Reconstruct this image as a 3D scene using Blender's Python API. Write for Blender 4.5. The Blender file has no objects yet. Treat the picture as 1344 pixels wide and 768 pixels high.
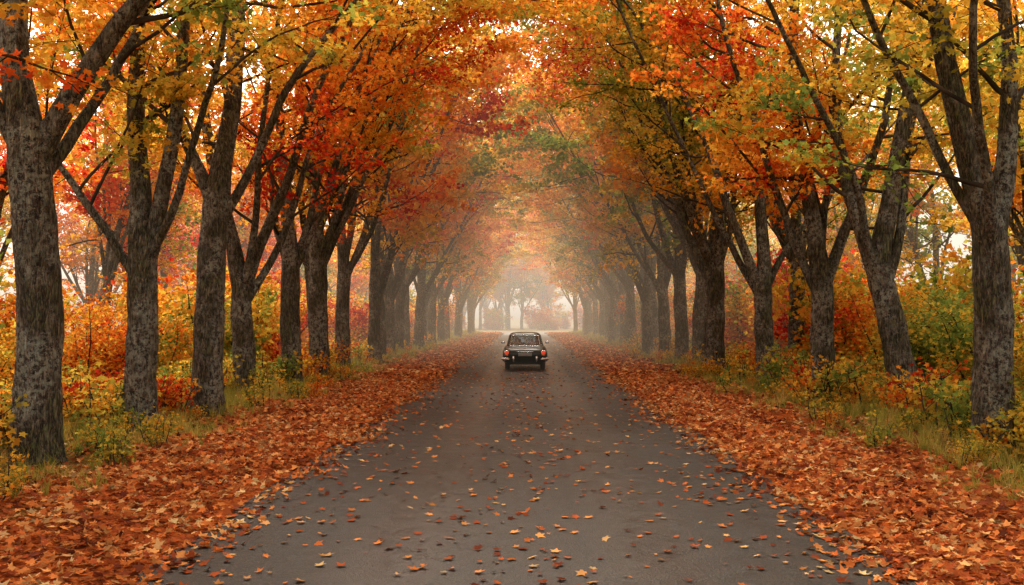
import bpy, math, numpy as np
from mathutils import Vector
rng = np.random.default_rng(11)
scene = bpy.context.scene
COL = scene.collection

# ------------------------------------------------------------------ helpers
class MB:
    def __init__(s): s.v=[];s.f=[];s.m=[];s.r=[];s.sm=[];s.n=0
    def add(s,v,f,mat=0,rnd=None,smooth=False):
        v=np.asarray(v,float).reshape(-1,3); f=np.asarray(f,int)
        s.v.append(v); s.f.append(f+s.n); s.m.append(np.full(len(f),mat)); s.sm.append(np.full(len(f),smooth))
        s.r.append(np.zeros((len(v),3)) if rnd is None else rnd); s.n+=len(v)
    def mesh(s,name,mats):
        me=bpy.data.meshes.new(name)
        v=np.concatenate(s.v); r=np.concatenate(s.r)
        loops=np.concatenate([f.ravel() for f in s.f])
        tot=np.concatenate([np.full(len(f),f.shape[1]) for f in s.f])
        st=np.concatenate([[0],np.cumsum(tot)[:-1]])
        me.vertices.add(len(v)); me.vertices.foreach_set('co',v.astype(np.float32).ravel())
        me.loops.add(len(loops)); me.loops.foreach_set('vertex_index',loops.astype(np.int32))
        me.polygons.add(len(tot)); me.polygons.foreach_set('loop_start',st.astype(np.int32))
        me.polygons.foreach_set('material_index',np.concatenate(s.m).astype(np.int32))
        me.polygons.foreach_set('use_smooth',np.concatenate(s.sm).astype(bool))
        a=me.attributes.new('rnd','FLOAT_VECTOR','POINT'); a.data.foreach_set('vector',r.astype(np.float32).ravel())
        for m in mats: me.materials.append(m)
        me.update(calc_edges=True)
        return me
def obj(name,me,loc=(0,0,0),rz=0,sc=1,parent=None):
    o=bpy.data.objects.new(name,me); o.location=loc; o.rotation_euler=(0,0,rz)
    o.scale=(sc,sc,sc) if np.isscalar(sc) else sc
    COL.objects.link(o)
    if parent: o.parent=parent
    return o
def nrm(a): return a/ (np.linalg.norm(a,axis=-1,keepdims=True)+1e-9)
def sstep(a,b,x): t=np.clip((x-a)/(b-a),0,1); return t*t*(3-2*t)

def tube(mb,pts,rad,k,mat=0,lump=0.0,cap=False):
    pts=np.asarray(pts); n=len(pts); t=nrm(np.gradient(pts,axis=0))
    ref=np.array([0.,1.,0.]) if abs(t[0][1])<0.8 else np.array([1.,0,0])
    B=nrm(np.cross(t,ref)); C=np.cross(t,B)
    a=np.linspace(0,2*np.pi,k,endpoint=False)
    R=np.asarray(rad)[:,None]*np.ones(k)[None]
    if lump>0:
        z=np.arange(n)[:,None]*0.45; ph=rng.uniform(0,6,4)
        R=R*(1+lump*(np.sin(3*a[None]+ph[0]+z*0.5)+0.7*np.sin(5*a[None]+ph[1]-z*0.6)+0.5*np.sin(2*a+ph[2]+z*1.3)+0.8*rng.normal(0,.35,(n,k))))
    v=pts[:,None]+R[...,None]*(np.cos(a)[None,:,None]*B[:,None]+np.sin(a)[None,:,None]*C[:,None])
    i=np.arange(n-1)[:,None]*k; j=np.arange(k)[None]; j2=(j+1)%k
    f=np.stack([i+j,i+j2,i+k+j2,i+k+j],-1).reshape(-1,4)
    mb.add(v.reshape(-1,3),f,mat,smooth=True)
def grow(p,d,L,n,wob,trop):
    pts=[np.array(p,float)]; d=nrm(np.array(d,float))
    for i in range(n):
        d=nrm(d+rng.normal(0,wob,3)+np.array([0,0,trop])); pts.append(pts[-1]+d*L/n)
    return np.array(pts)

half=[(0.0,0.02),(0.17,-0.06),(0.36,0.06),(0.27,0.24),(0.56,0.50),(0.20,0.50)]
tpl=half+[(0.0,1.0)]+[(-x,y) for x,y in half[:0:-1]]
MAP_V=np.array([[0,0.36,0.0]]+[[x,y,0.0] for x,y in tpl])
MAP_V[1:,2]=0.10*np.abs(MAP_V[1:,0])+0.10*(MAP_V[1:,1]-.36)**2*2
nn=len(tpl)
MAP_F=np.array([[0,1+i,1+(i+1)%nn] for i in range(nn)])
SIM_V=np.array([[0,0,0],[0.42,0.45,0.1],[0,1,0],[-0.42,0.45,0.1]]); SIM_F=np.array([[0,1,2],[0,2,3]])
def leaves(mb,c,size,shape,mat,tilt=0.9,clus=None,updir=None):
    N=len(c)
    if N==0: return
    V,F=(MAP_V,MAP_F) if shape=='m' else (SIM_V,SIM_F)
    n=nrm(np.array([0,0,1.])+rng.normal(0,tilt,(N,3)))
    t=rng.normal(0,1,(N,3)); t[:,2]-=0.5*(tilt>0.5); t=nrm(t-n*(t*n).sum(1)[:,None]); b=np.cross(n,t)
    V=V.copy(); V[:,1]-=0.4
    cur=rng.uniform(-0.6,2.2,N)[:,None]
    P=c[:,None]+size[:,None,None]*(V[None,:,0,None]*b[:,None]+V[None,:,1,None]*t[:,None]+(V[None,:,2]*cur)[...,None]*n[:,None])
    k=len(V); f=(np.arange(N)[:,None,None]*k+F[None]).reshape(-1,3)
    r=np.stack([rng.random(N),clus if clus is not None else rng.random(N),rng.random(N)],1)
    mb.add(P.reshape(-1,3),f,mat,rnd=np.repeat(r,k,0))

# ------------------------------------------------------------------ materials
def newmat(name):
    m=bpy.data.materials.new(name); m.use_nodes=True; nt=m.node_tree; nt.nodes.clear()
    out=nt.nodes.new('ShaderNodeOutputMaterial'); return m,nt,out
def N(nt,t,**kw):
    n=nt.nodes.new(t)
    for k,v in kw.items():
        if k in n.inputs: n.inputs[k].default_value=v
        else: setattr(n,k,v)
    return n
def L(nt,a,b): nt.links.new(a,b)
def math_(nt,op,a,b=None,c=None,clamp=False):
    n=nt.nodes.new('ShaderNodeMath'); n.operation=op; n.use_clamp=clamp
    for i,x in enumerate([a,b,c]):
        if x is None: continue
        if isinstance(x,(int,float)): n.inputs[i].default_value=x
        else: nt.links.new(x,n.inputs[i])
    return n.outputs[0]
def ramp(nt,fac,stops,interp='LINEAR'):
    r=nt.nodes.new('ShaderNodeValToRGB'); r.color_ramp.interpolation=interp
    e=r.color_ramp.elements
    while len(e)<len(stops): e.new(0.5)
    for x,(p,c) in zip(e,stops): x.position=p; x.color=(*c,1) if len(c)==3 else c
    nt.links.new(fac,r.inputs[0]); return r.outputs[0]
def mixc(nt,f,a,b,mode='MIX'):
    n=nt.nodes.new('ShaderNodeMix'); n.data_type='RGBA'; n.blend_type=mode
    for i,x in ((0,f),(6,a),(7,b)):
        if isinstance(x,(int,float)): n.inputs[i].default_value=x
        elif isinstance(x,tuple): n.inputs[i].default_value=(*x,1)
        else: nt.links.new(x,n.inputs[i])
    return n.outputs[2]
def noise(nt,vec,scale,detail=3,rough=0.55):
    n=N(nt,'ShaderNodeTexNoise'); n.inputs['Scale'].default_value=scale; n.inputs['Detail'].default_value=detail; n.inputs['Roughness'].default_value=rough
    if vec is not None: L(nt,vec,n.inputs['Vector'])
    return n.outputs['Fac']
def mapping(nt,vec,sc,loc=(0,0,0)):
    m=N(nt,'ShaderNodeMapping'); m.inputs['Scale'].default_value=sc; m.inputs['Location'].default_value=loc; L(nt,vec,m.inputs['Vector']); return m.outputs[0]

AUT=[(0.0,(0.60,0.04,0.018)),(0.11,(0.82,0.12,0.025)),(0.24,(0.92,0.26,0.03)),(0.43,(0.95,0.43,0.045)),(0.70,(0.93,0.62,0.08)),(0.86,(0.64,0.56,0.08)),(1.0,(0.26,0.36,0.07))]
def leafmat(name,bias=0.5,contrast=2.4,stops=AUT,trans=0.5,scale=0.13,cl=0.45,lf=0.22,xb=0.0,vlo=0.62,loc=(0,0,0)):
    m,nt,out=newmat(name)
    g=N(nt,'ShaderNodeNewGeometry'); at=N(nt,'ShaderNodeAttribute',attribute_name='rnd')
    sp=N(nt,'ShaderNodeSeparateXYZ'); L(nt,at.outputs['Vector'],sp.inputs[0])
    nz=noise(nt,mapping(nt,g.outputs['Position'],(1,1,1),loc),scale,1)
    f=math_(nt,'MULTIPLY_ADD',math_(nt,'SUBTRACT',nz,0.5),contrast,bias)
    f=math_(nt,'MULTIPLY_ADD',math_(nt,'SUBTRACT',sp.outputs[1],0.5),cl,f)
    if xb:
        gp_=N(nt,'ShaderNodeSeparateXYZ'); L(nt,g.outputs['Position'],gp_.inputs[0]); f=math_(nt,'MULTIPLY_ADD',gp_.outputs[0],xb,f)
    f=math_(nt,'MULTIPLY_ADD',math_(nt,'SUBTRACT',sp.outputs[0],0.5),lf,f,clamp=True)
    c=ramp(nt,f,stops)
    val=math_(nt,'MULTIPLY_ADD',sp.outputs[2],1-vlo+0.1,vlo)
    c=mixc(nt,1.0,c,ramp(nt,val,[(0,(0,0,0)),(1,(1,1,1))]),'MULTIPLY')
    d=N(nt,'ShaderNodeBsdfDiffuse'); L(nt,c,d.inputs['Color'])
    t=N(nt,'ShaderNodeBsdfTranslucent'); L(nt,c,t.inputs['Color'])
    mx=N(nt,'ShaderNodeMixShader'); mx.inputs[0].default_value=trans; L(nt,d.outputs[0],mx.inputs[1]); L(nt,t.outputs[0],mx.inputs[2])
    L(nt,mx.outputs[0],out.inputs[0]); return m
M_leaf=leafmat('maple_foliage',0.56,2.6,scale=0.17,trans=0.62,cl=0.55,xb=0.009,loc=(3.1,7.7,1.3))
M_shrub=leafmat('shrub_foliage',0.47,3.0,scale=0.22,cl=0.6,vlo=0.5)
M_under=leafmat('undergrowth_foliage',0.62,2.4,scale=0.5,cl=0.6,vlo=0.5)
M_fallen=leafmat('fallen_leaf',0.46,1.2,stops=[(0,(0.20,0.055,0.03)),(0.2,(0.50,0.115,0.038)),(0.45,(0.80,0.24,0.06)),(0.75,(0.86,0.40,0.13)),(1,(0.86,0.62,0.29))],trans=0.15,scale=1.2,cl=0.9,lf=0.3,vlo=0.4)

def barkmat():
    m,nt,out=newmat('bark')
    tc=N(nt,'ShaderNodeTexCoord'); oi=N(nt,'ShaderNodeObjectInfo'); v=tc.outputs['Object']
    ad=N(nt,'ShaderNodeVectorMath',operation='ADD'); L(nt,v,ad.inputs[0]); 
    cb=N(nt,'ShaderNodeCombineXYZ'); L(nt,math_(nt,'MULTIPLY',oi.outputs['Random'],37),cb.inputs[2]); L(nt,cb.outputs[0],ad.inputs[1]); v=ad.outputs[0]
    w=mapping(nt,v,(1,1,0.20))
    nzd=N(nt,'ShaderNodeTexNoise'); nzd.inputs['Scale'].default_value=9; nzd.inputs['Detail'].default_value=3; nzd.inputs['Roughness'].default_value=0.7; L(nt,w,nzd.inputs['Vector'])
    vo=N(nt,'ShaderNodeTexVoronoi',feature='DISTANCE_TO_EDGE'); vo.inputs['Scale'].default_value=15; 
    wv=N(nt,'ShaderNodeVectorMath',operation='MULTIPLY_ADD'); L(nt,nzd.outputs['Color'],wv.inputs[0]); wv.inputs[1].default_value=(0.24,0.24,0.24); L(nt,w,wv.inputs[2])
    L(nt,wv.outputs[0],vo.inputs['Vector'])
    fis=ramp(nt,vo.outputs['Distance'],[(0,(0,0,0)),(0.30,(1,1,1))])
    n1=noise(nt,w,24,3,0.8); n2=noise(nt,v,1.4,3,0.65); n3=noise(nt,v,12,4,0.85)
    c=ramp(nt,n1,[(0.36,(0.038,0.029,0.022)),(0.52,(0.14,0.11,0.085)),(0.66,(0.34,0.28,0.22))])
    c=mixc(nt,math_(nt,'MULTIPLY',ramp(nt,vo.outputs['Distance'],[(0,(1,1,1)),(0.16,(0,0,0))]),0.80),c,(0.013,0.010,0.008))
    lich=math_(nt,'MULTIPLY',ramp(nt,n2,[(0.44,(0,0,0)),(0.58,(1,1,1))]),ramp(nt,n3,[(0.46,(0,0,0)),(0.55,(1,1,1))]))
    c=mixc(nt,math_(nt,'MULTIPLY',lich,0.75),c,(0.40,0.43,0.34))
    moss=ramp(nt,n2,[(0.40,(1,1,1)),(0.54,(0,0,0))])
    c=mixc(nt,math_(nt,'MULTIPLY',math_(nt,'MULTIPLY',moss,fis),0.65),c,(0.13,0.16,0.055))
    p=N(nt,'ShaderNodeBsdfPrincipled'); L(nt,c,p.inputs['Base Color']); p.inputs['Roughness'].default_value=0.9; p.inputs['Specular IOR Level'].default_value=0.2
    h=math_(nt,'ADD',math_(nt,'MULTIPLY',fis,0.8),math_(nt,'MULTIPLY',n1,1.1))
    b=N(nt,'ShaderNodeBump'); b.inputs['Strength'].default_value=1.0; b.inputs['Distance'].default_value=0.06; L(nt,h,b.inputs['Height']); L(nt,b.outputs[0],p.inputs['Normal'])
    L(nt,p.outputs[0],out.inputs[0]); return m
M_bark=barkmat()
def twigmat():
    m,nt,out=newmat('twig_bark'); g=N(nt,'ShaderNodeNewGeometry')
    d=N(nt,'ShaderNodeBsdfDiffuse'); L(nt,ramp(nt,noise(nt,g.outputs['Position'],3,1),[(0.3,(0.03,0.024,0.018)),(0.7,(0.10,0.082,0.06))]),d.inputs['Color']); L(nt,d.outputs[0],out.inputs[0]); return m
M_twig=twigmat()

def groundmat():
    m,nt,out=newmat('ground_soil_and_litter'); g=N(nt,'ShaderNodeNewGeometry'); v=g.outputs['Position']
    sp=N(nt,'ShaderNodeSeparateXYZ'); L(nt,v,sp.inputs[0]); ax=math_(nt,'ABSOLUTE',sp.outputs[0])
    n1=noise(nt,v,18,4,0.75); n2=noise(nt,v,0.9,2)
    lit=ramp(nt,n1,[(0.3,(0.08,0.022,0.012)),(0.5,(0.36,0.08,0.02)),(0.7,(0.52,0.18,0.04))])
    grs=ramp(nt,n1,[(0.3,(0.06,0.045,0.015)),(0.5,(0.20,0.13,0.035)),(0.72,(0.38,0.24,0.06))])
    e=math_(nt,'ADD',ax,math_(nt,'MULTIPLY',math_(nt,'SUBTRACT',n2,0.5),3.0))
    mr=N(nt,'ShaderNodeMapRange'); L(nt,e,mr.inputs[0]); mr.inputs[1].default_value=4.8; mr.inputs[2].default_value=5.8
    c=mixc(nt,mr.outputs[0],lit,grs)
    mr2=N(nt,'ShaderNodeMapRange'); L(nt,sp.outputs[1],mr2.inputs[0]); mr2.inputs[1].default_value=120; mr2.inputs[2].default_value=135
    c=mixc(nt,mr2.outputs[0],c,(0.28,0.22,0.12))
    p=N(nt,'ShaderNodeBsdfDiffuse'); L(nt,c,p.inputs['Color'])
    b=N(nt,'ShaderNodeBump'); b.inputs['Strength'].default_value=0.8; b.inputs['Distance'].default_value=0.05; L(nt,n1,b.inputs['Height']); L(nt,b.outputs[0],p.inputs['Normal'])
    L(nt,p.outputs[0],out.inputs[0]); return m
M_ground=groundmat()

def roadmat(name='asphalt',pale=1.0):
    m,nt,out=newmat(name); g=N(nt,'ShaderNodeNewGeometry'); v=g.outputs['Position']
    sp=N(nt,'ShaderNodeSeparateXYZ'); L(nt,v,sp.inputs[0]); ax=math_(nt,'ABSOLUTE',sp.outputs[0])
    agg=noise(nt,v,55,2,0.9); st=mapping(nt,v,(1,0.10,1)); n1=noise(nt,st,1.9,4,0.65); n2=noise(nt,v,3.5,4,0.7)
    c=ramp(nt,agg,[(0.3,(0.004*pale,0.0034*pale,0.003*pale)),(0.52,(0.020*pale,0.0168*pale,0.0145*pale)),(0.70,(0.11*pale,0.092*pale,0.078*pale))])
    t=math_(nt,'ABSOLUTE',math_(nt,'SUBTRACT',ax,1.05)); tr=ramp(nt,t,[(0.12,(1,1,1)),(0.65,(0,0,0))],'EASE')
    tr=math_(nt,'MULTIPLY',tr,math_(nt,'ADD',n1,0.35))
    c=mixc(nt,math_(nt,'MULTIPLY',tr,0.55),c,(0.060*pale,0.051*pale,0.044*pale))
    dirt=math_(nt,'MULTIPLY',ramp(nt,n1,[(0.42,(0,0,0)),(0.64,(1,1,1))]),0.6)
    c=mixc(nt,dirt,c,(0.026*pale,0.015*pale,0.010*pale))
    blot=ramp(nt,n2,[(0.35,(0.45,0.45,0.45)),(0.65,(1.0,1.0,1.0))]); c=mixc(nt,1.0,c,blot,'MULTIPLY')
    vo=N(nt,'ShaderNodeTexVoronoi',feature='DISTANCE_TO_EDGE'); vo.inputs['Scale'].default_value=0.55
    nz=N(nt,'ShaderNodeTexNoise'); nz.inputs['Scale'].default_value=1.7; nz.inputs['Detail'].default_value=4; L(nt,v,nz.inputs['Vector'])
    wv=N(nt,'ShaderNodeVectorMath',operation='MULTIPLY_ADD'); L(nt,nz.outputs['Color'],wv.inputs[0]); wv.inputs[1].default_value=(0.9,0.9,0); L(nt,v,wv.inputs[2]); L(nt,wv.outputs[0],vo.inputs['Vector'])
    cr=math_(nt,'MULTIPLY',ramp(nt,vo.outputs['Distance'],[(0.0,(1,1,1)),(0.012,(0,0,0))]),ramp(nt,noise(nt,v,0.45,1),[(0.46,(0,0,0)),(0.56,(1,1,1))]))
    c=mixc(nt,math_(nt,'MULTIPLY',cr,0.85),c,(0.003,0.0025,0.002))
    p=N(nt,'ShaderNodeBsdfPrincipled'); L(nt,c,p.inputs['Base Color'])
    rg=math_(nt,'MULTIPLY_ADD',n2,0.34,math_(nt,'MULTIPLY_ADD',tr,-0.14,0.34)); L(nt,rg,p.inputs['Roughness']); p.inputs['Specular IOR Level'].default_value=0.2; p.inputs['Specular Tint'].default_value=(1,0.92,0.84,1)
    b=N(nt,'ShaderNodeBump'); b.inputs['Strength'].default_value=0.7; b.inputs['Distance'].default_value=0.009
    L(nt,math_(nt,'ADD',agg,n2),b.inputs['Height']); L(nt,b.outputs[0],p.inputs['Normal'])
    L(nt,p.outputs[0],out.inputs[0]); return m
M_road=roadmat(); M_road2=roadmat('gravel_asphalt',5)

def simple(name,col,rough=0.5,metal=0.0,emis=None,coat=0,es=1,spec=0.5):
    m,nt,out=newmat(name); p=N(nt,'ShaderNodeBsdfPrincipled')
    tc=N(nt,'ShaderNodeTexCoord'); nz=noise(nt,tc.outputs['Object'],9,4)
    c=mixc(nt,nz,tuple(x*0.8 for x in col),tuple(min(1,x*1.15) for x in col)); L(nt,c,p.inputs['Base Color'])
    p.inputs['Roughness'].default_value=rough; p.inputs['Metallic'].default_value=metal; p.inputs['Coat Weight'].default_value=coat; p.inputs['Specular IOR Level'].default_value=spec
    if emis: p.inputs['Emission Color'].default_value=(*emis,1); p.inputs['Emission Strength'].default_value=es
    L(nt,p.outputs[0],out.inputs[0]); return m

# ------------------------------------------------------------------ trees
def in_tunnel(P,s,k=1.0,off=6.4):
    dx=off-s*P[...,0]
    return ((dx/(5.2*k))**2+(P[...,2]/(9.6*k))**2)<1
def make_tree(name,s,fork,limbs,r0=0.27,shape='m',lean=(0,0),dens=1.0,size=0.115,l2step=0.78,off=6.4):
    mb=MB(); LC=[];LS=[]
    trunk=grow((0,0,-0.15),(lean[0]+rng.normal(0,.02),lean[1]+rng.normal(0,.02),1),fork+0.15,14,0.022,0.035)
    paths=[]
    for i,(az,tilt,ln,rf) in enumerate(limbs):
        a=math.radians(az); t=math.radians(tilt)
        d=(math.sin(t)*math.cos(a),math.sin(t)*math.sin(a),math.cos(t))
        if i==0:
            lp=grow(trunk[-1],d,ln,18,0.06,0.018)
            rr=np.concatenate([r0*(1-0.16*np.linspace(0,1,15)), (r0*0.80)*(1-np.linspace(0.12,1,18)**0.75)*0.92+0.018])
            z=trunk[:,2]; fl=1+0.6*np.exp(-np.clip(z+0.05,0,9)/0.20); rr[:15]*=fl
            rr[15]=r0*0.70
            full=np.concatenate([trunk,lp[1:]])
            u=np.linspace(0,len(full)-1,90); ip=np.stack([np.interp(u,np.arange(len(full)),full[:,j]) for j in range(3)],1)
            tube(mb,ip,np.interp(u,np.arange(len(full)),rr),20 if shape=='m' else 9,0,lump=0.055)
            paths.append((lp,rr[14:]))
        else:
            st=trunk[-1 if i%2 else -2]-np.array([0,0,0.25])
            lp=grow(st,d,ln,20,0.07,0.03 if tilt<35 else 0.018)
            rr=r0*rf*(1-np.linspace(0,1,21)**0.6)*0.95+0.013
            u=np.linspace(0,20,48); ip=np.stack([np.interp(u,np.arange(21),lp[:,j]) for j in range(3)],1)
            tube(mb,ip,np.interp(u,np.arange(21),rr),12 if shape=='m' else 7,0,lump=0.04)
            paths.append((lp,rr))
    for lp,rr in paths:
        Lr=np.linalg.norm(np.diff(lp,axis=0),axis=1).sum(); n2=int(Lr/l2step)
        for q in range(n2):
            f=0.14+0.86*(q+rng.random())/n2; idx=f*(len(lp)-1); i0=min(int(idx),len(lp)-2)
            p=lp[i0]+(lp[i0+1]-lp[i0])*(idx-i0); r=np.interp(idx,np.arange(len(rr)),rr)
            par=nrm(lp[i0+1]-lp[i0]); rd=nrm(rng.normal(0,1,3)*np.array([1.2,0.9,0.5])); rd=nrm(rd-par*np.dot(rd,par))
            ang=math.radians(rng.uniform(38,75)); d=par*math.cos(ang)+rd*math.sin(ang)
            if s*d[0]>0 or (p[2]>8.5 and rng.random()<0.3): d[0]=s*abs(d[0])*1.35
            ln=rng.uniform(1.6,4.2)*(1-0.3*f)*((1.25+0.25*sstep(8,11,p[2])) if s*d[0]>0 else 1.0)
            if p[2]<3.4: ln*=0.5
            l2=grow(p,d,ln,9,0.11,0.02)
            if in_tunnel(l2[-1],s,0.88,off): 
                if rng.random()<0.85: continue
            r2=max(0.011,min(0.042,0.42*r))*(1-np.linspace(0,1,10))+0.005
            tube(mb,l2,r2,5,2)
            n3=max(3,int(ln/0.34))
            for w in range(n3):
                g=0.2+0.8*(w+rng.random())/n3; j=min(int(g*9),8); p3=l2[j]+(l2[j+1]-l2[j])*(g*9-j)
                pr=nrm(l2[j+1]-l2[j]); rd=nrm(rng.normal(0,1,3)*np.array([1,1,0.45])); d3=pr*0.7+rd
                l3len=rng.uniform(0.5,1.3); l3=grow(p3,d3,l3len,4,0.13,-0.02)
                if in_tunnel(l3[-1],s,rng.uniform(0.72,1.03),off) and rng.random()<0.93: continue
                if l3[-1][2]<2.6: continue
                if shape=='m': tube(mb,l3,np.linspace(0.009,0.003,5),3,2)
                thin=1-0.40*sstep(12.5,14.5,l3[-1][2])-0.20*sstep(1.5,4.5,-s*l3[-1][0])+0.20*sstep(3.0,5.5,s*l3[-1][0])
                nl=int(rng.uniform(26,62)*dens*(0.6 if l3[-1][2]<4.5 else 1)*max(thin,.3))
                u=rng.random(nl)**0.7*4; ii=np.minimum(u.astype(int),3)
                c=l3[ii]+(l3[ii+1]-l3[ii])*(u-ii)[:,None]+rng.normal(0,1,(nl,3))*np.array([0.17,0.17,0.075])-np.array([0,0,0.04])
                LC.append(c); LS.append(np.full(nl,rng.random()*0.6+0.4*rng.random()))
    c=np.concatenate(LC); cl=np.concatenate(LS)
    k=~in_tunnel(c,s,0.74,off); c=c[k]; cl=cl[k]
    sz=rng.uniform(0.75,1.25,len(c))*size
    leaves(mb,c,sz,shape,1,0.85,cl)
    return mb.mesh(name,[M_bark,M_leaf,M_twig])

near=[
 (-6.25,12.7,1,4.1,[(150,10,10,1),(5,26,11,0.58),(60,34,8,0.34),(185,30,8,.36)],0.295,(-0.01,0)),
 (-6.3,16.3,1,2.95,[(100,5,11,1),(10,15,13,0.6),(178,34,7,0.34),(-20,34,10,0.28)],0.27,(0,0)),
 (-6.15,19.2,1,4.2,[(20,4,12,1),(170,16,9,0.50),(0,26,12,0.36),(60,20,11,.34)],0.30,(0.0,0)),
 (-6.7,23.6,1,2.6,[(170,8,11,1),(5,20,13,0.60),(20,33,12.5,0.40),(-40,18,12,0.4)],0.28,(0.02,0)),
 (6.6,14.2,-1,3.2,[(175,14,11,1),(5,12,9,0.68),(250,30,8,0.34),(160,34,10,.28)],0.28,(-0.01,0)),
 (7.55,19.8,-1,2.9,[(60,4,12,1),(178,22,13,0.60),(10,22,9,0.44),(200,32,12,.32)],0.29,(0,0)),
 (6.45,21.6,-1,2.7,[(170,8,13,1),(10,18,10,0.60),(185,28,13,0.40),(90,18,10,.4)],0.27,(0,0)),
 (6.75,28.0,-1,2.8,[(20,7,12,1),(180,18,13.5,0.60),(175,31,13,0.40),(0,26,8,.4)],0.28,(0,0)),
]
for i,(x,y,s,fk,lm,r0,ln) in enumerate(near):
    me=make_tree('maple_mesh',s,fk,lm,r0=r0,lean=ln,dens=0.9,off=abs(x))
    obj('maple_tree',me,(x,y,0))
def rlimbs():
    n=rng.integers(5,7); out=[]
    for i in range(n):
        if i==0: out.append((rng.uniform(0,360),rng.uniform(3,9),rng.uniform(10,12),1))
        elif i<=3: out.append((rng.uniform(-35,35),(14,23,34)[i-1]+rng.uniform(-4,4),rng.uniform(12,13.5),rng.uniform(.36,.56)))
        else: out.append((rng.uniform(90,270),rng.uniform(14,28),rng.uniform(7.5,10),rng.uniform(.36,.5)))
    return out
VH=[make_tree('maple_mesh',1,rng.uniform(2.6,3.8),rlimbs(),r0=rng.uniform(.24,.29),dens=0.80) for _ in range(3)]
VL=[make_tree('maple_mesh',1,rng.uniform(2.6,3.8),rlimbs(),r0=rng.uniform(.24,.30),shape='s',dens=0.50,size=0.19) for _ in range(4)]
def put(x,y,hi=True):
    V=VH if hi else VL
    me=V[rng.integers(len(V))]
    obj('maple_tree',me,(x,y,0),(0 if x<0 else math.pi)+rng.uniform(-0.35,0.35),rng.uniform(1.0,1.10) if 24<y<75 else rng.uniform(.94,1.06))
for (x,y) in [(-6.4,27.2),(-6.3,30.4),(-6.9,33.2),(6.2,32.6),(8.4,31.0),(6.6,35.6),(-6.3,8.6),(6.5,9.2),(-6.5,4.2),(6.5,4.6),(-6.4,-0.5),(6.4,-1)]: put(x,y,y<38)
y=36.6
while y<123:
    put(-6.4+rng.uniform(-.45,.4),y+rng.uniform(-.6,.6),False); put(6.5+rng.uniform(-.4,.5),y+rng.uniform(-.6,1.2)+1.5,False); y+=3.7 if y<70 else 5.0

# ------------------------------------------------------------------ shrubs / undergrowth
def make_shrub(h,stems,nleaf,size,shape,spread,mat,low=0.1):
    mb=MB(); C=[];K=[]
    for i in range(stems):
        a=rng.uniform(0,6.28); t=rng.uniform(0.05,0.6)
        d=(math.sin(t)*math.cos(a),math.sin(t)*math.sin(a),math.cos(t)); hh=h*rng.uniform(.65,1.05)
        p=np.array([math.cos(a)*spread*rng.random(),math.sin(a)*spread*rng.random(),-0.05])
        l=grow(p,d,hh,9,0.1,0.03); tube(mb,l,np.linspace(0.012+0.008*h,0.004,10),4,0)
        for q in range(int(4+h*3)):
            g=low+(1-low)*rng.random(); j=min(int(g*9),8); pp=l[j]
            l2=grow(pp,rng.normal(0,1,3)*np.array([1,1,.4])+np.array([0,0,.3]),rng.uniform(.2,.42)*h**0.8,4,.15,0)
            tube(mb,l2,np.linspace(0.008,0.003,5),3,0)
            nl=int(nleaf/(stems*(4+h*3))*rng.uniform(.5,1.5)); u=rng.random(nl)*4; ii=np.minimum(u.astype(int),3)
            C.append(l2[ii]+(l2[ii+1]-l2[ii])*(u-ii)[:,None]+rng.normal(0,1,(nl,3))*np.array([.10,.10,.07])*h**0.6); K.append(np.full(nl,rng.random()))
    c=np.concatenate(C); k=np.concatenate(K); m=c[:,2]>0.05; c=c[m];k=k[m]
    leaves(mb,c,rng.uniform(.7,1.3,len(c))*size,shape,1,0.9,k)
    return mb.mesh('shrub_mesh',[M_twig,mat])
SH=[make_shrub(rng.uniform(3,4.4),9,5500,0.11,'m',0.8,M_shrub) for _ in range(2)]
SL=[make_shrub(rng.uniform(3.2,4.8),9,4000,0.19,'s',1.2,M_shrub) for _ in range(4)]
UN=[make_shrub(rng.uniform(.7,1.3),5,300,0.085,'m',0.3,M_under,0.2) for _ in range(5)]
def hfun(x,y):
    ax=np.abs(x); 
    h=-0.012+0.062*sstep(2.75,3.5,ax)+0.10*sstep(4.5,8,ax)
    h=h+sstep(3.6,5.5,ax)*0.05*(np.sin(x*1.3+y*0.7)+np.sin(y*1.1-x*0.6+1)+0.6*np.sin(2.9*x+2.3*y))*0.6
    return h
def empty(name):
    e=bpy.data.objects.new(name,None); COL.objects.link(e); return e
thicket=empty('shrub_thicket')
for s in (-1,1):
    y=6
    while y<122:
        for lay in range(2):
            x=s*(9.8+lay*3.4+rng.uniform(-.9,1.1)); yy=y+rng.uniform(-1,1)
            if rng.random()<0.15: continue
            V=SH if (yy<26 and lay<1) else SL
            obj('shrub',V[rng.integers(len(V))],(x,yy,float(hfun(x,yy))),rng.uniform(0,6.3),rng.uniform(.5,1.1),thicket)
        y+=2.6 if y<40 else 4.5
undergrowth=empty('undergrowth')
for i in range(520):
    s=rng.choice([-1,1]); yy=7+ (rng.random()**1.6)*60; x=s*(6.6+abs(rng.normal(0,1.2)) if rng.random()<.72 else rng.uniform(5.1,6.8))
    obj('sapling',UN[rng.integers(5)],(x,yy,float(hfun(x,yy))),rng.uniform(0,6.3),rng.uniform(.5,1.2)*(0.55 if abs(x)<6.4 else 1),undergrowth)
for x,yy,sc in [(-6.5,12.0,1.0),(-6.9,11.6,.9),(7.1,13.5,1.0),(6.9,13.2,.8),(6.3,20.6,1.3),(6.7,20.3,1.2),(5.9,21,.9),(-6.0,23,.8),(5.9,27.6,1.2),(-6.7,18.6,.9),(-7.3,15.6,1.2),(7.0,26,1.3)]:
    obj('sapling',UN[rng.integers(5)],(x,yy,float(hfun(x,yy))),rng.uniform(0,6.3),sc,undergrowth)
wood=empty('background_woodland')
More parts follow.
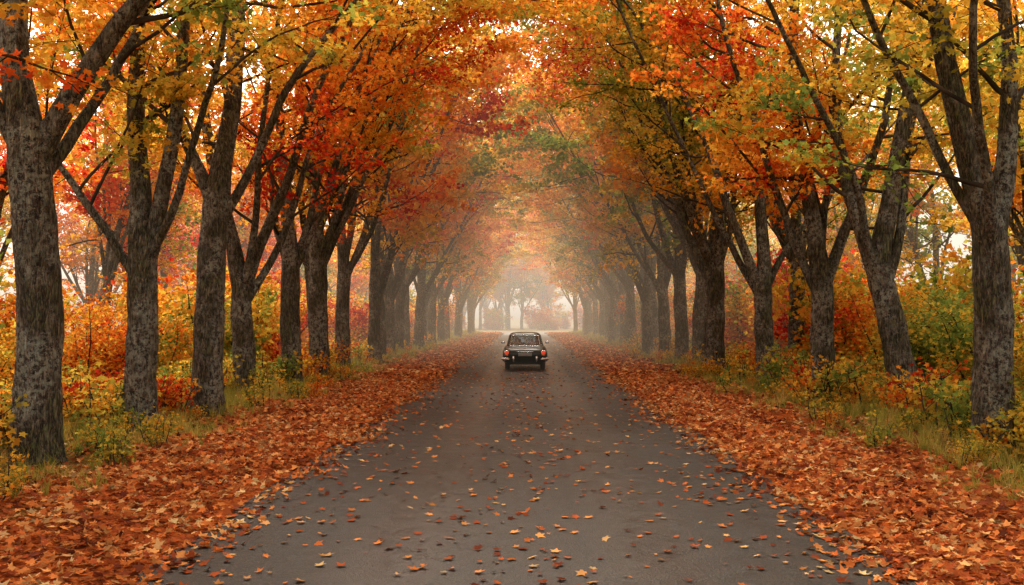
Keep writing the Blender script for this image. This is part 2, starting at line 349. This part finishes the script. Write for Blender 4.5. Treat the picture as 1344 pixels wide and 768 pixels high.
for s in (-1,1):
    for y in np.arange(12,140,6.5):
        for lay,xb in enumerate((17.5,26)):
            if lay==1 and rng.random()<0.3: continue
            obj('woodland_tree',VL[rng.integers(4)],(s*(xb+rng.uniform(-2,3)),y+rng.uniform(-2,2),-0.3),rng.uniform(0,6.3),rng.uniform(.85,1.12) if y<60 else rng.uniform(.7,1.0),wood)
dist=empty('distant_woodland')
for i in range(60):
    obj('distant_tree',VL[rng.integers(4)],(rng.uniform(-60,60),rng.uniform(155,195),-0.2),rng.uniform(0,6.3),rng.uniform(.8,1.3),dist)
for i in range(26):
    obj('distant_shrub',SL[rng.integers(4)],(rng.uniform(-30,30),rng.uniform(150,170),0),rng.uniform(0,6.3),rng.uniform(.6,1.2),dist)

# ------------------------------------------------------------------ ground, road
def axis(a): return np.array(sorted(set(np.round(a,4))))
xs=axis(np.concatenate([np.linspace(-900,-60,10),np.linspace(-60,-12,20),np.arange(-12,12.01,0.25),np.linspace(12,60,20),np.linspace(60,900,10)]))
ys=axis(np.concatenate([np.linspace(-400,-20,8),np.arange(-20,60,0.5),np.arange(60,150,2),np.linspace(150,1600,20)]))
X,Y=np.meshgrid(xs,ys); Z=hfun(X,Y); Z=Z*(Y<126)+(-0.012)*(Y>=126)
mb=MB(); nx=len(xs); i=np.arange(len(ys)-1)[:,None]*nx; j=np.arange(nx-1)[None]
mb.add(np.stack([X,Y,Z],-1).reshape(-1,3),np.stack([i+j,i+j+1,i+nx+j+1,i+nx+j],-1).reshape(-1,4),0,smooth=True)
obj('ground',mb.mesh('ground',[M_ground]))
mb=MB(); yy=np.arange(-30,128.1,0.4); yy[-1]=128; k=len(yy)
w1=-2.98+0.05*np.sin(yy*.9)+0.03*np.sin(yy*2.7+1); w2=2.98+0.05*np.sin(yy*1.1+2)+0.03*np.sin(yy*2.3)
xsr=np.linspace(0,1,9); P=np.stack([(w1[:,None]*(1-xsr)+w2[:,None]*xsr),yy[:,None]+0*xsr,0*yy[:,None]+0.015*(1-(2*xsr-1)**2)],-1)
i=np.arange(k-1)[:,None]*9; j=np.arange(8)[None]
mb.add(P.reshape(-1,3),np.stack([i+j,i+j+1,i+9+j+1,i+9+j],-1).reshape(-1,4),0,smooth=True)
obj('road',mb.mesh('road',[M_road]))
mb=MB(); xx=np.linspace(-70,70,60); bow=0.0006*xx**2
P=np.stack([np.stack([xx,128.002-0*bow,0*xx],1),np.stack([xx,136+bow,0*xx],1)],0)
i=np.arange(59); mb.add(P.reshape(-1,3),np.stack([i,i+1,i+61,i+60],-1),0)
obj('crossing_road',mb.mesh('crossing_road',[M_road2]))

# ------------------------------------------------------------------ fallen leaves
def litter(n,y0,y1,shape,szk,power=1.0):
    y=y0+(y1-y0)*rng.random(n)**power; s=rng.choice([-1,1],n)
    x=rng.uniform(2.0,8.5,n)
    wob=0.11*np.sin(y*1.7+s)+0.10*np.sin(y*0.6+2*s)+0.08*np.sin(4.1*y)
    p=sstep(2.15,3.15,x+wob)**1.7*(1-0.90*sstep(4.7,6.4,x+3.5*wob+0.3*np.sin(3*x+y)))+0.0
    k=rng.random(n)<p; x=(x*s)[k]; y=y[k]
    surf=np.where(np.abs(x)<2.95,0.015*(1-(x/2.98)**2),hfun(x,y))
    surf=np.maximum(surf,hfun(x,y))
    c=np.stack([x,y,surf+0.012+rng.random(len(x))**2*0.05*(np.abs(x)>2.9)],1)
    return c,rng.uniform(.7,1.3,len(x))*0.084*szk
mb=MB()
c,sz=litter(95000,3.5,32,'m',1.0); leaves(mb,c,sz,'m',0,0.38)
c,sz=litter(55000,32,127,'s',1.9,1.3); leaves(mb,c,sz,'s',0,0.3)
n=8000; y=3.5+(rng.random(n)**1.2)*80; x=np.where(rng.random(n)<0.34,rng.choice([-1,1],n)*rng.normal(0.35,0.40,n),rng.choice([-1,1],n)*(2.9-np.abs(rng.normal(0,0.8,n))))
x=np.where(rng.random(n)<0.25,rng.uniform(-2.8,2.8,n),x); k=(np.abs(x)<2.95)&(rng.random(n)<0.7+0.3*sstep(4,20,y)); x=x[k];y=y[k]
c=np.stack([x,y,0.015*(1-(x/2.98)**2)+0.012+0*x],1); leaves(mb,c,rng.uniform(.4,1.15,len(x))*0.09,'m',0,0.18)
obj('fallen_leaves',mb.mesh('fallen_leaves',[M_fallen]))

# ------------------------------------------------------------------ grass
def grassmat():
    m,nt,out=newmat('verge_grass'); at=N(nt,'ShaderNodeAttribute',attribute_name='rnd'); sp=N(nt,'ShaderNodeSeparateXYZ'); L(nt,at.outputs['Vector'],sp.inputs[0])
    f=math_(nt,'MULTIPLY_ADD',sp.outputs[1],0.6,math_(nt,'MULTIPLY',sp.outputs[0],0.4))
    c=ramp(nt,f,[(0.1,(0.17,0.21,0.035)),(0.5,(0.38,0.37,0.07)),(0.75,(0.60,0.45,0.11)),(0.95,(0.66,0.42,0.15))])
    d=N(nt,'ShaderNodeBsdfDiffuse'); L(nt,c,d.inputs['Color']); t=N(nt,'ShaderNodeBsdfTranslucent'); L(nt,c,t.inputs['Color'])
    mx=N(nt,'ShaderNodeMixShader'); mx.inputs[0].default_value=0.35; L(nt,d.outputs[0],mx.inputs[1]); L(nt,t.outputs[0],mx.inputs[2]); L(nt,mx.outputs[0],out.inputs[0]); return m
def grass(nc,y0,y1,hh,ww,per):
    y=y0+(y1-y0)*rng.random(nc); s=rng.choice([-1,1],nc); x=s*(4.5+rng.random(nc)**0.8*5.0)
    k=rng.random(nc)<sstep(4.6,6.0,np.abs(x)+0.4*np.sin(y*1.3)); x=x[k];y=y[k]; nc=len(x)
    cr=rng.random(nc); hs=rng.uniform(.5,1.3,nc)*(0.6+0.6*sstep(5,7,np.abs(x)))
    X=np.repeat(x,per)+rng.normal(0,.10,nc*per)*ww*60; Yy=np.repeat(y,per)+rng.normal(0,.10,nc*per)*ww*60; M=len(X)
    h=np.repeat(hs,per)*hh*rng.uniform(.5,1.2,M); a=rng.uniform(0,6.28,M); lean=rng.uniform(.1,.9,M)*h; w=ww*rng.uniform(.6,1.3,M)
    z=hfun(X,Yy)-0.01; dx,dy=np.cos(a),np.sin(a); b=rng.uniform(0,6.28,M); px,py=np.cos(b)*w,np.sin(b)*w
    v=np.stack([np.stack([X-px,Yy-py,z],1),np.stack([X+px,Yy+py,z],1),np.stack([X+px*.8+dx*lean*.35,Yy+py*.8+dy*lean*.35,z+h*.6],1),np.stack([X-px*.8+dx*lean*.35,Yy-py*.8+dy*lean*.35,z+h*.6],1),np.stack([X+dx*lean,Yy+dy*lean,z+h],1)],1)
    r=np.stack([rng.random(M),np.repeat(cr,per),rng.random(M)],1); o=np.arange(M)[:,None]*5
    mbg.add(v.reshape(-1,3),o+np.array([[0,1,2,3]]),0,rnd=np.repeat(r,5,0))
    mbg.f.append((o+np.array([[3,2,4]]))+mbg.n-5*M); mbg.m.append(np.zeros(M)); mbg.sm.append(np.zeros(M,bool))
mbg=MB(); grass(6000,6,32,0.27,0.0045,20); grass(5500,32,125,0.32,0.011,14)
obj('grass',mbg.mesh('grass',[grassmat()]))

# ------------------------------------------------------------------ car
car=empty('vintage_car')
paint=simple('dark_green_paint',(0.008,0.019,0.020),0.28,0.0,coat=0.2,spec=0.26)
chrome=simple('chrome',(0.75,0.76,0.78),0.12,1.0); rubber=simple('tyre_rubber',(0.02,0.02,0.02),0.8)
tail=simple('tail_lamp_red',(0.55,0.02,0.01),0.25,0,emis=(1,0.06,0.02),es=0.6); amber=simple('amber_lens',(0.6,0.2,0.02),0.25)
seatm=simple('seat_leather',(0.16,0.07,0.03),0.6); dark=simple('underbody_black',(0.01,0.01,0.01),0.9); platem=simple('plate_enamel',(0.30,0.30,0.27),0.5)
gm,nt,out=newmat('car_glass'); tr=N(nt,'ShaderNodeBsdfTransparent'); tr.inputs[0].default_value=(0.86,0.91,0.89,1); gl=N(nt,'ShaderNodeBsdfGlossy'); gl.inputs['Roughness'].default_value=0.03
fr=N(nt,'ShaderNodeFresnel'); fr.inputs[0].default_value=1.5; mx=N(nt,'ShaderNodeMixShader'); L(nt,math_(nt,'MULTIPLY_ADD',fr.outputs[0],1.0,0.06),mx.inputs[0]); L(nt,tr.outputs[0],mx.inputs[1]); L(nt,gl.outputs[0],mx.inputs[2]); L(nt,mx.outputs[0],out.inputs[0])
def rrect(hx,y0,y1,r,ns=10,nc=5):
    pts=[];side=[]
    cs=[(hx-r,y0+r,-90,0),(hx-r,y1-r,0,1),(-hx+r,y1-r,90,2),(-hx+r,y0+r,180,3)]
    for q,(cx,cy,a0,sd) in enumerate(cs):
        for t in np.linspace(0,90,nc):
            a=math.radians(a0+t); pts.append((cx+r*math.cos(a),cy+r*math.sin(a))); side.append(-1)
        side[-1]=q+1 if q<3 else 0
        nx_=cs[(q+1)%4]; a=math.radians(a0+90); p0=np.array([cx+r*math.cos(a),cy+r*math.sin(a)]); p1=np.array([nx_[0]+r*math.cos(a),nx_[1]+r*math.sin(a)])
        for t in np.linspace(0,1,ns+2)[1:-1]: pts.append(tuple(p0+(p1-p0)*t)); side.append(q+1 if q<3 else 0)
    return np.array(pts),side
def part(name,mb,mats,bev=0): 
    o=obj(name,mb.mesh(name,mats),parent=car); return o
def loft(rings,mb,matf=None,cap=True):
    k=len(rings[0]); n=len(rings); V=np.concatenate(rings)
    F={}
    for i in range(n-1):
        for j in range(k):
            m=matf(i,j) if matf else 0; F.setdefault(m,[]).append([i*k+j,i*k+(j+1)%k,(i+1)*k+(j+1)%k,(i+1)*k+j])
    base=mb.n; mb.add(V,np.zeros((0,4),int)); 
    for m,f in F.items():
        f=np.array(f); mb.f.append(f+base); mb.m.append(np.full(len(f),m)); mb.sm.append(np.full(len(f),True))
    if cap:
        for rr_,idx in ((rings[0],0),(rings[-1],(n-1)*k)):
            mb.add(rr_.mean(0)[None],np.zeros((0,3),int)); ci=mb.n-1
            f=np.array([[base+idx+j,base+idx+(j+1)%k,ci] for j in range(k)]); mb.f.append(f); mb.m.append(np.full(k,0)); mb.sm.append(np.full(k,True))
prof=[(0.27,0.70,0.22,4.22,.25),(0.31,0.76,0.14,4.32,.26),(0.42,0.80,0.08,4.38,.26),(0.56,0.815,0.04,4.42,.27),(0.66,0.81,0.03,4.42,.28),(0.76,0.795,0.06,4.40,.30),(0.83,0.77,0.11,4.35,.32),(0.875,0.73,0.18,4.28,.33),(0.90,0.66,0.28,4.15,.33),(0.912,0.50,0.5,3.9,.3)]
mb=MB(); rings=[]
for z,hx,y0,y1,r in prof:
    p,_=rrect(hx,y0,y1,r); yv=p[:,1]; zz=np.full(len(p),z)
    zz=zz-(z>0.6)*(z-0.55)*0.32*sstep(0.9,0.0,yv) -(z>0.6)*(z-0.55)*0.25*sstep(3.2,4.4,yv)
    rings.append(np.stack([p[:,0],yv,zz],1))
loft(rings,mb); part('body',mb,[paint])
gp=[(0.86,0.70,0.72,3.25,.2),(0.90,0.695,0.80,3.16,.2),(0.96,0.68,0.88,3.06,.2),(1.04,0.66,0.97,2.96,.2),(1.12,0.64,1.06,2.86,.2),(1.20,0.62,1.15,2.76,.2),(1.27,0.60,1.22,2.68,.2),(1.315,0.58,1.29,2.60,.2),(1.355,0.54,1.38,2.52,.2),(1.385,0.46,1.5,2.4,.2),(1.40,0.30,1.7,2.2,.15)]
mb=MB(); rings=[]
for z,hx,y0,y1,r in gp:
    p,sd=rrect(hx,y0,y1,r,14,5); rings.append(np.stack([p[:,0],p[:,1],np.full(len(p),z)-0.02*(np.abs(p[:,0])/.6)**2*(z>1.3)],1))
k=len(rings[0])
def gf(i,j):
    if not 1<=i<=5: return 0
    s_=sd[j]; q=(rings[3][j]+rings[3][(j+1)%k])/2
    if s_ in (0,2) or (abs(q[0])<0.62 and (q[1]<1.05 or q[1]>2.9)): return 1
    if abs(q[0])>0.6 and 1.18<q[1]<2.72 and abs(q[1]-1.98)>0.06: return 1
    return 0
loft(rings,mb,gf,cap=True); part('cabin',mb,[paint,gm])
def box(mb,c,h,r=0.02,seg=3):
    cx,cy,cz=c; hx,hy,hz=h; rings=[]
    for zz,ins in ((-hz,r),(-hz+r*.3,r*.3),(-hz+r,0),(hz-r,0),(hz-r*.3,r*.3),(hz,r)):
        p,_=rrect(hx-ins,-hy+ins,hy-ins,min(r,hx*.9,hy*.9)*0.9,2,seg); rings.append(np.stack([p[:,0]+cx,p[:,1]+cy,np.full(len(p),cz+zz)],1))
    loft(rings,mb)
mb=MB()
for sy in (1.35,2.35):
    for sx in (-.34,.34): box(mb,(sx,sy,0.76),(0.26,0.08,0.28),.05)
box(mb,(0,1.5,0.5),(.62,.25,.12),.04); part('seats',mb,[seatm])
mb=MB(); tube(mb,np.stack([0.34*0-0.34+0.18*np.cos(np.linspace(0,6.28,20)),0*np.linspace(0,1,20)+2.72,0.92+0.18*np.sin(np.linspace(0,6.28,20))],1),np.full(20,0.012),6); part('steering_wheel',mb,[dark])
mb=MB(); t=np.linspace(-1,1,25); bx=0.83*t; by=-0.06+0.30*np.clip((np.abs(t)-.8)/.2,0,1)**2
tube(mb,np.stack([bx,by,0*t+0.44],1),np.full(25,0.055),10)
for sx in (-.42,.42): box(mb,(sx,-0.12,0.46),(0.035,0.05,0.10),.03)
part('rear_bumper',mb,[chrome])
mb=MB(); tube(mb,np.stack([bx,4.50-0.30*np.clip((np.abs(t)-.8)/.2,0,1)**2,0*t+0.44],1),np.full(25,0.055),10); part('front_bumper',mb,[chrome])
mb=MB(); 
for sx in (-1,1): box(mb,(sx*.665,0.055,0.655),(0.085,0.05,0.095),.035)
part('lamp_bezels',mb,[chrome])
mb=MB()
for sx in (-1,1): box(mb,(sx*.665,0.03,0.67),(0.068,0.05,0.062),.03)
part('tail_lamps',mb,[tail])
mb=MB()
for sx in (-1,1): box(mb,(sx*.665,0.03,0.588),(0.055,0.05,0.018),.012)
part('indicator_lamps',mb,[amber])
mb=MB(); box(mb,(0,0.015,0.60),(0.25,0.02,0.06),.012); part('licence_plate',mb,[platem])
mb=MB(); box(mb,(0,0.01,0.70),(0.30,0.025,0.014),.008); box(mb,(0,0.045,0.765),(0.028,0.02,0.028),.02); 
for sx in (-1,1): box(mb,(sx*.812,2.2,0.60),(0.006,1.7,0.012),.004)
part('trim',mb,[chrome])
mb=MB(); z0,z1=0.90,1.27; w0,w1=0.56,0.49
cr=[(-w0,0.79,z0),(w0,0.79,z0),(w1,1.205,z1),(-w1,1.205,z1),(-w0,0.79,z0)]
for a,b in zip(cr[:-1],cr[1:]): tube(mb,np.linspace(a,b,4),np.full(4,0.010),6)
part('rear_window_trim',mb,[chrome])
mb=MB()
for sx in (-1,1):
    for wy in (0.85,3.55):
        a=np.linspace(0,2*np.pi,29)[:-1]; rg=[]
        for xx_,rr_ in ((-.085,.20),(-.085,.28),(-.06,.315),(0,.325),(.06,.315),(.085,.28),(.085,.20),(.06,.19),(.05,.0)):
            rg.append(np.stack([np.full(28,sx*(0.655+xx_)),wy+rr_*np.cos(a),0.325+0.02+rr_*np.sin(a)],1))
        loft(rg,mb,cap=False)
part('tyres',mb,[rubber])
mb=MB()
for sx in (-1,1):
    for wy in (0.85,3.55):
        a=np.linspace(0,2*np.pi,25)[:-1]; rg=[np.stack([np.full(24,sx*(0.655+xx_)),wy+rr_*np.cos(a),0.345+rr_*np.sin(a)],1) for xx_,rr_ in ((.07,.20),(.092,.17),(.085,.12),(.11,.07),(.118,.02))]
        loft(rg,mb)
part('hub_caps',mb,[chrome])
mb=MB()
for sx in (-1,1):
    for wy in (0.85,3.55):
        a=np.linspace(0,np.pi,20); tube(mb,np.stack([0*a+sx*0.80,wy+0.37*np.cos(a),0.33+0.37*np.sin(a)],1),np.full(20,0.025),6)
box(mb,(0,2.2,0.27),(0.62,1.7,0.06),.03); part('underbody',mb,[dark])
mb=MB(); tube(mb,np.array([[-.42,-.06,.26],[-.42,.2,.26],[-.42,.5,.26]]),np.full(3,0.022),8); 
for sx in (-1,1): box(mb,(sx*0.86,2.78,0.98),(0.07,0.03,0.05),.02)
part('exhaust_and_mirrors',mb,[chrome])
car.location=(0.0,36.2,0.0); 

# ------------------------------------------------------------------ mist (absorbing air with its own airlight)
def mist(name,y0,y1,hx,z1,dens,col):
    m,nt,out=newmat(name+'_volume'); ab=N(nt,'ShaderNodeVolumeAbsorption'); ab.inputs['Density'].default_value=dens; ab.inputs['Color'].default_value=(0,0,0,1)
    em=N(nt,'ShaderNodeEmission'); em.inputs['Color'].default_value=(*col,1); em.inputs['Strength'].default_value=dens
    ad=N(nt,'ShaderNodeAddShader'); L(nt,ab.outputs[0],ad.inputs[0]); L(nt,em.outputs[0],ad.inputs[1]); L(nt,ad.outputs[0],out.inputs['Volume'])
    mb=MB(); v=[(sx*hx,y,z) for y in (y0,y1) for z in (-0.6,z1) for sx in (-1,1)]
    mb.add(v,[[0,1,3,2],[4,6,7,5],[0,4,5,1],[2,3,7,6],[0,2,6,4],[1,5,7,3]]); obj(name,mb.mesh(name,[m]))
mist('mist',34,124,100,24,0.0055,(0.88,0.64,0.42))
mist('mist',124.5,250,120,24,0.009,(0.66,0.645,0.61))

# ------------------------------------------------------------------ light, world, camera
w=bpy.data.worlds.new('World'); scene.world=w; w.use_nodes=True; nt=w.node_tree; bg=nt.nodes['Background']
sky=nt.nodes.new('ShaderNodeTexSky'); sky.sky_type='NISHITA'; sky.sun_disc=False; EL,AZ=math.radians(48),math.radians(-12)
sky.sun_elevation=EL; sky.sun_rotation=AZ; sky.air_density=1.0; sky.dust_density=4.0; sky.ozone_density=1.0
hs=nt.nodes.new('ShaderNodeHueSaturation'); hs.inputs['Saturation'].default_value=0.3; hs.inputs['Value'].default_value=3.8; nt.links.new(sky.outputs[0],hs.inputs['Color'])
mu=nt.nodes.new('ShaderNodeMix'); mu.data_type='RGBA'; mu.blend_type='MULTIPLY'; mu.inputs[0].default_value=1; mu.inputs[7].default_value=(1,0.94,0.83,1); nt.links.new(hs.outputs[0],mu.inputs[6]); nt.links.new(mu.outputs[2],bg.inputs[0]); bg.inputs[1].default_value=0.15
S=Vector((math.sin(AZ)*math.cos(EL),math.cos(AZ)*math.cos(EL),math.sin(EL)))
sd_=bpy.data.lights.new('sun','SUN'); sd_.energy=5.0; sd_.angle=math.radians(24); sd_.color=(1.0,0.90,0.76)
so=bpy.data.objects.new('sun',sd_); so.rotation_euler=(-S).to_track_quat('-Z','Y').to_euler(); COL.objects.link(so)
cam=bpy.data.cameras.new('camera'); cam.lens=35; cam.sensor_width=36; cam.clip_end=3000; cam.clip_start=0.1
co=bpy.data.objects.new('camera',cam); co.location=(0,0,1.95)
co.rotation_euler=(math.radians(90+1.43),0,math.radians(0.75)); COL.objects.link(co); scene.camera=co
scene.view_settings.view_transform='Standard'; scene.view_settings.look='None'; scene.view_settings.exposure=0
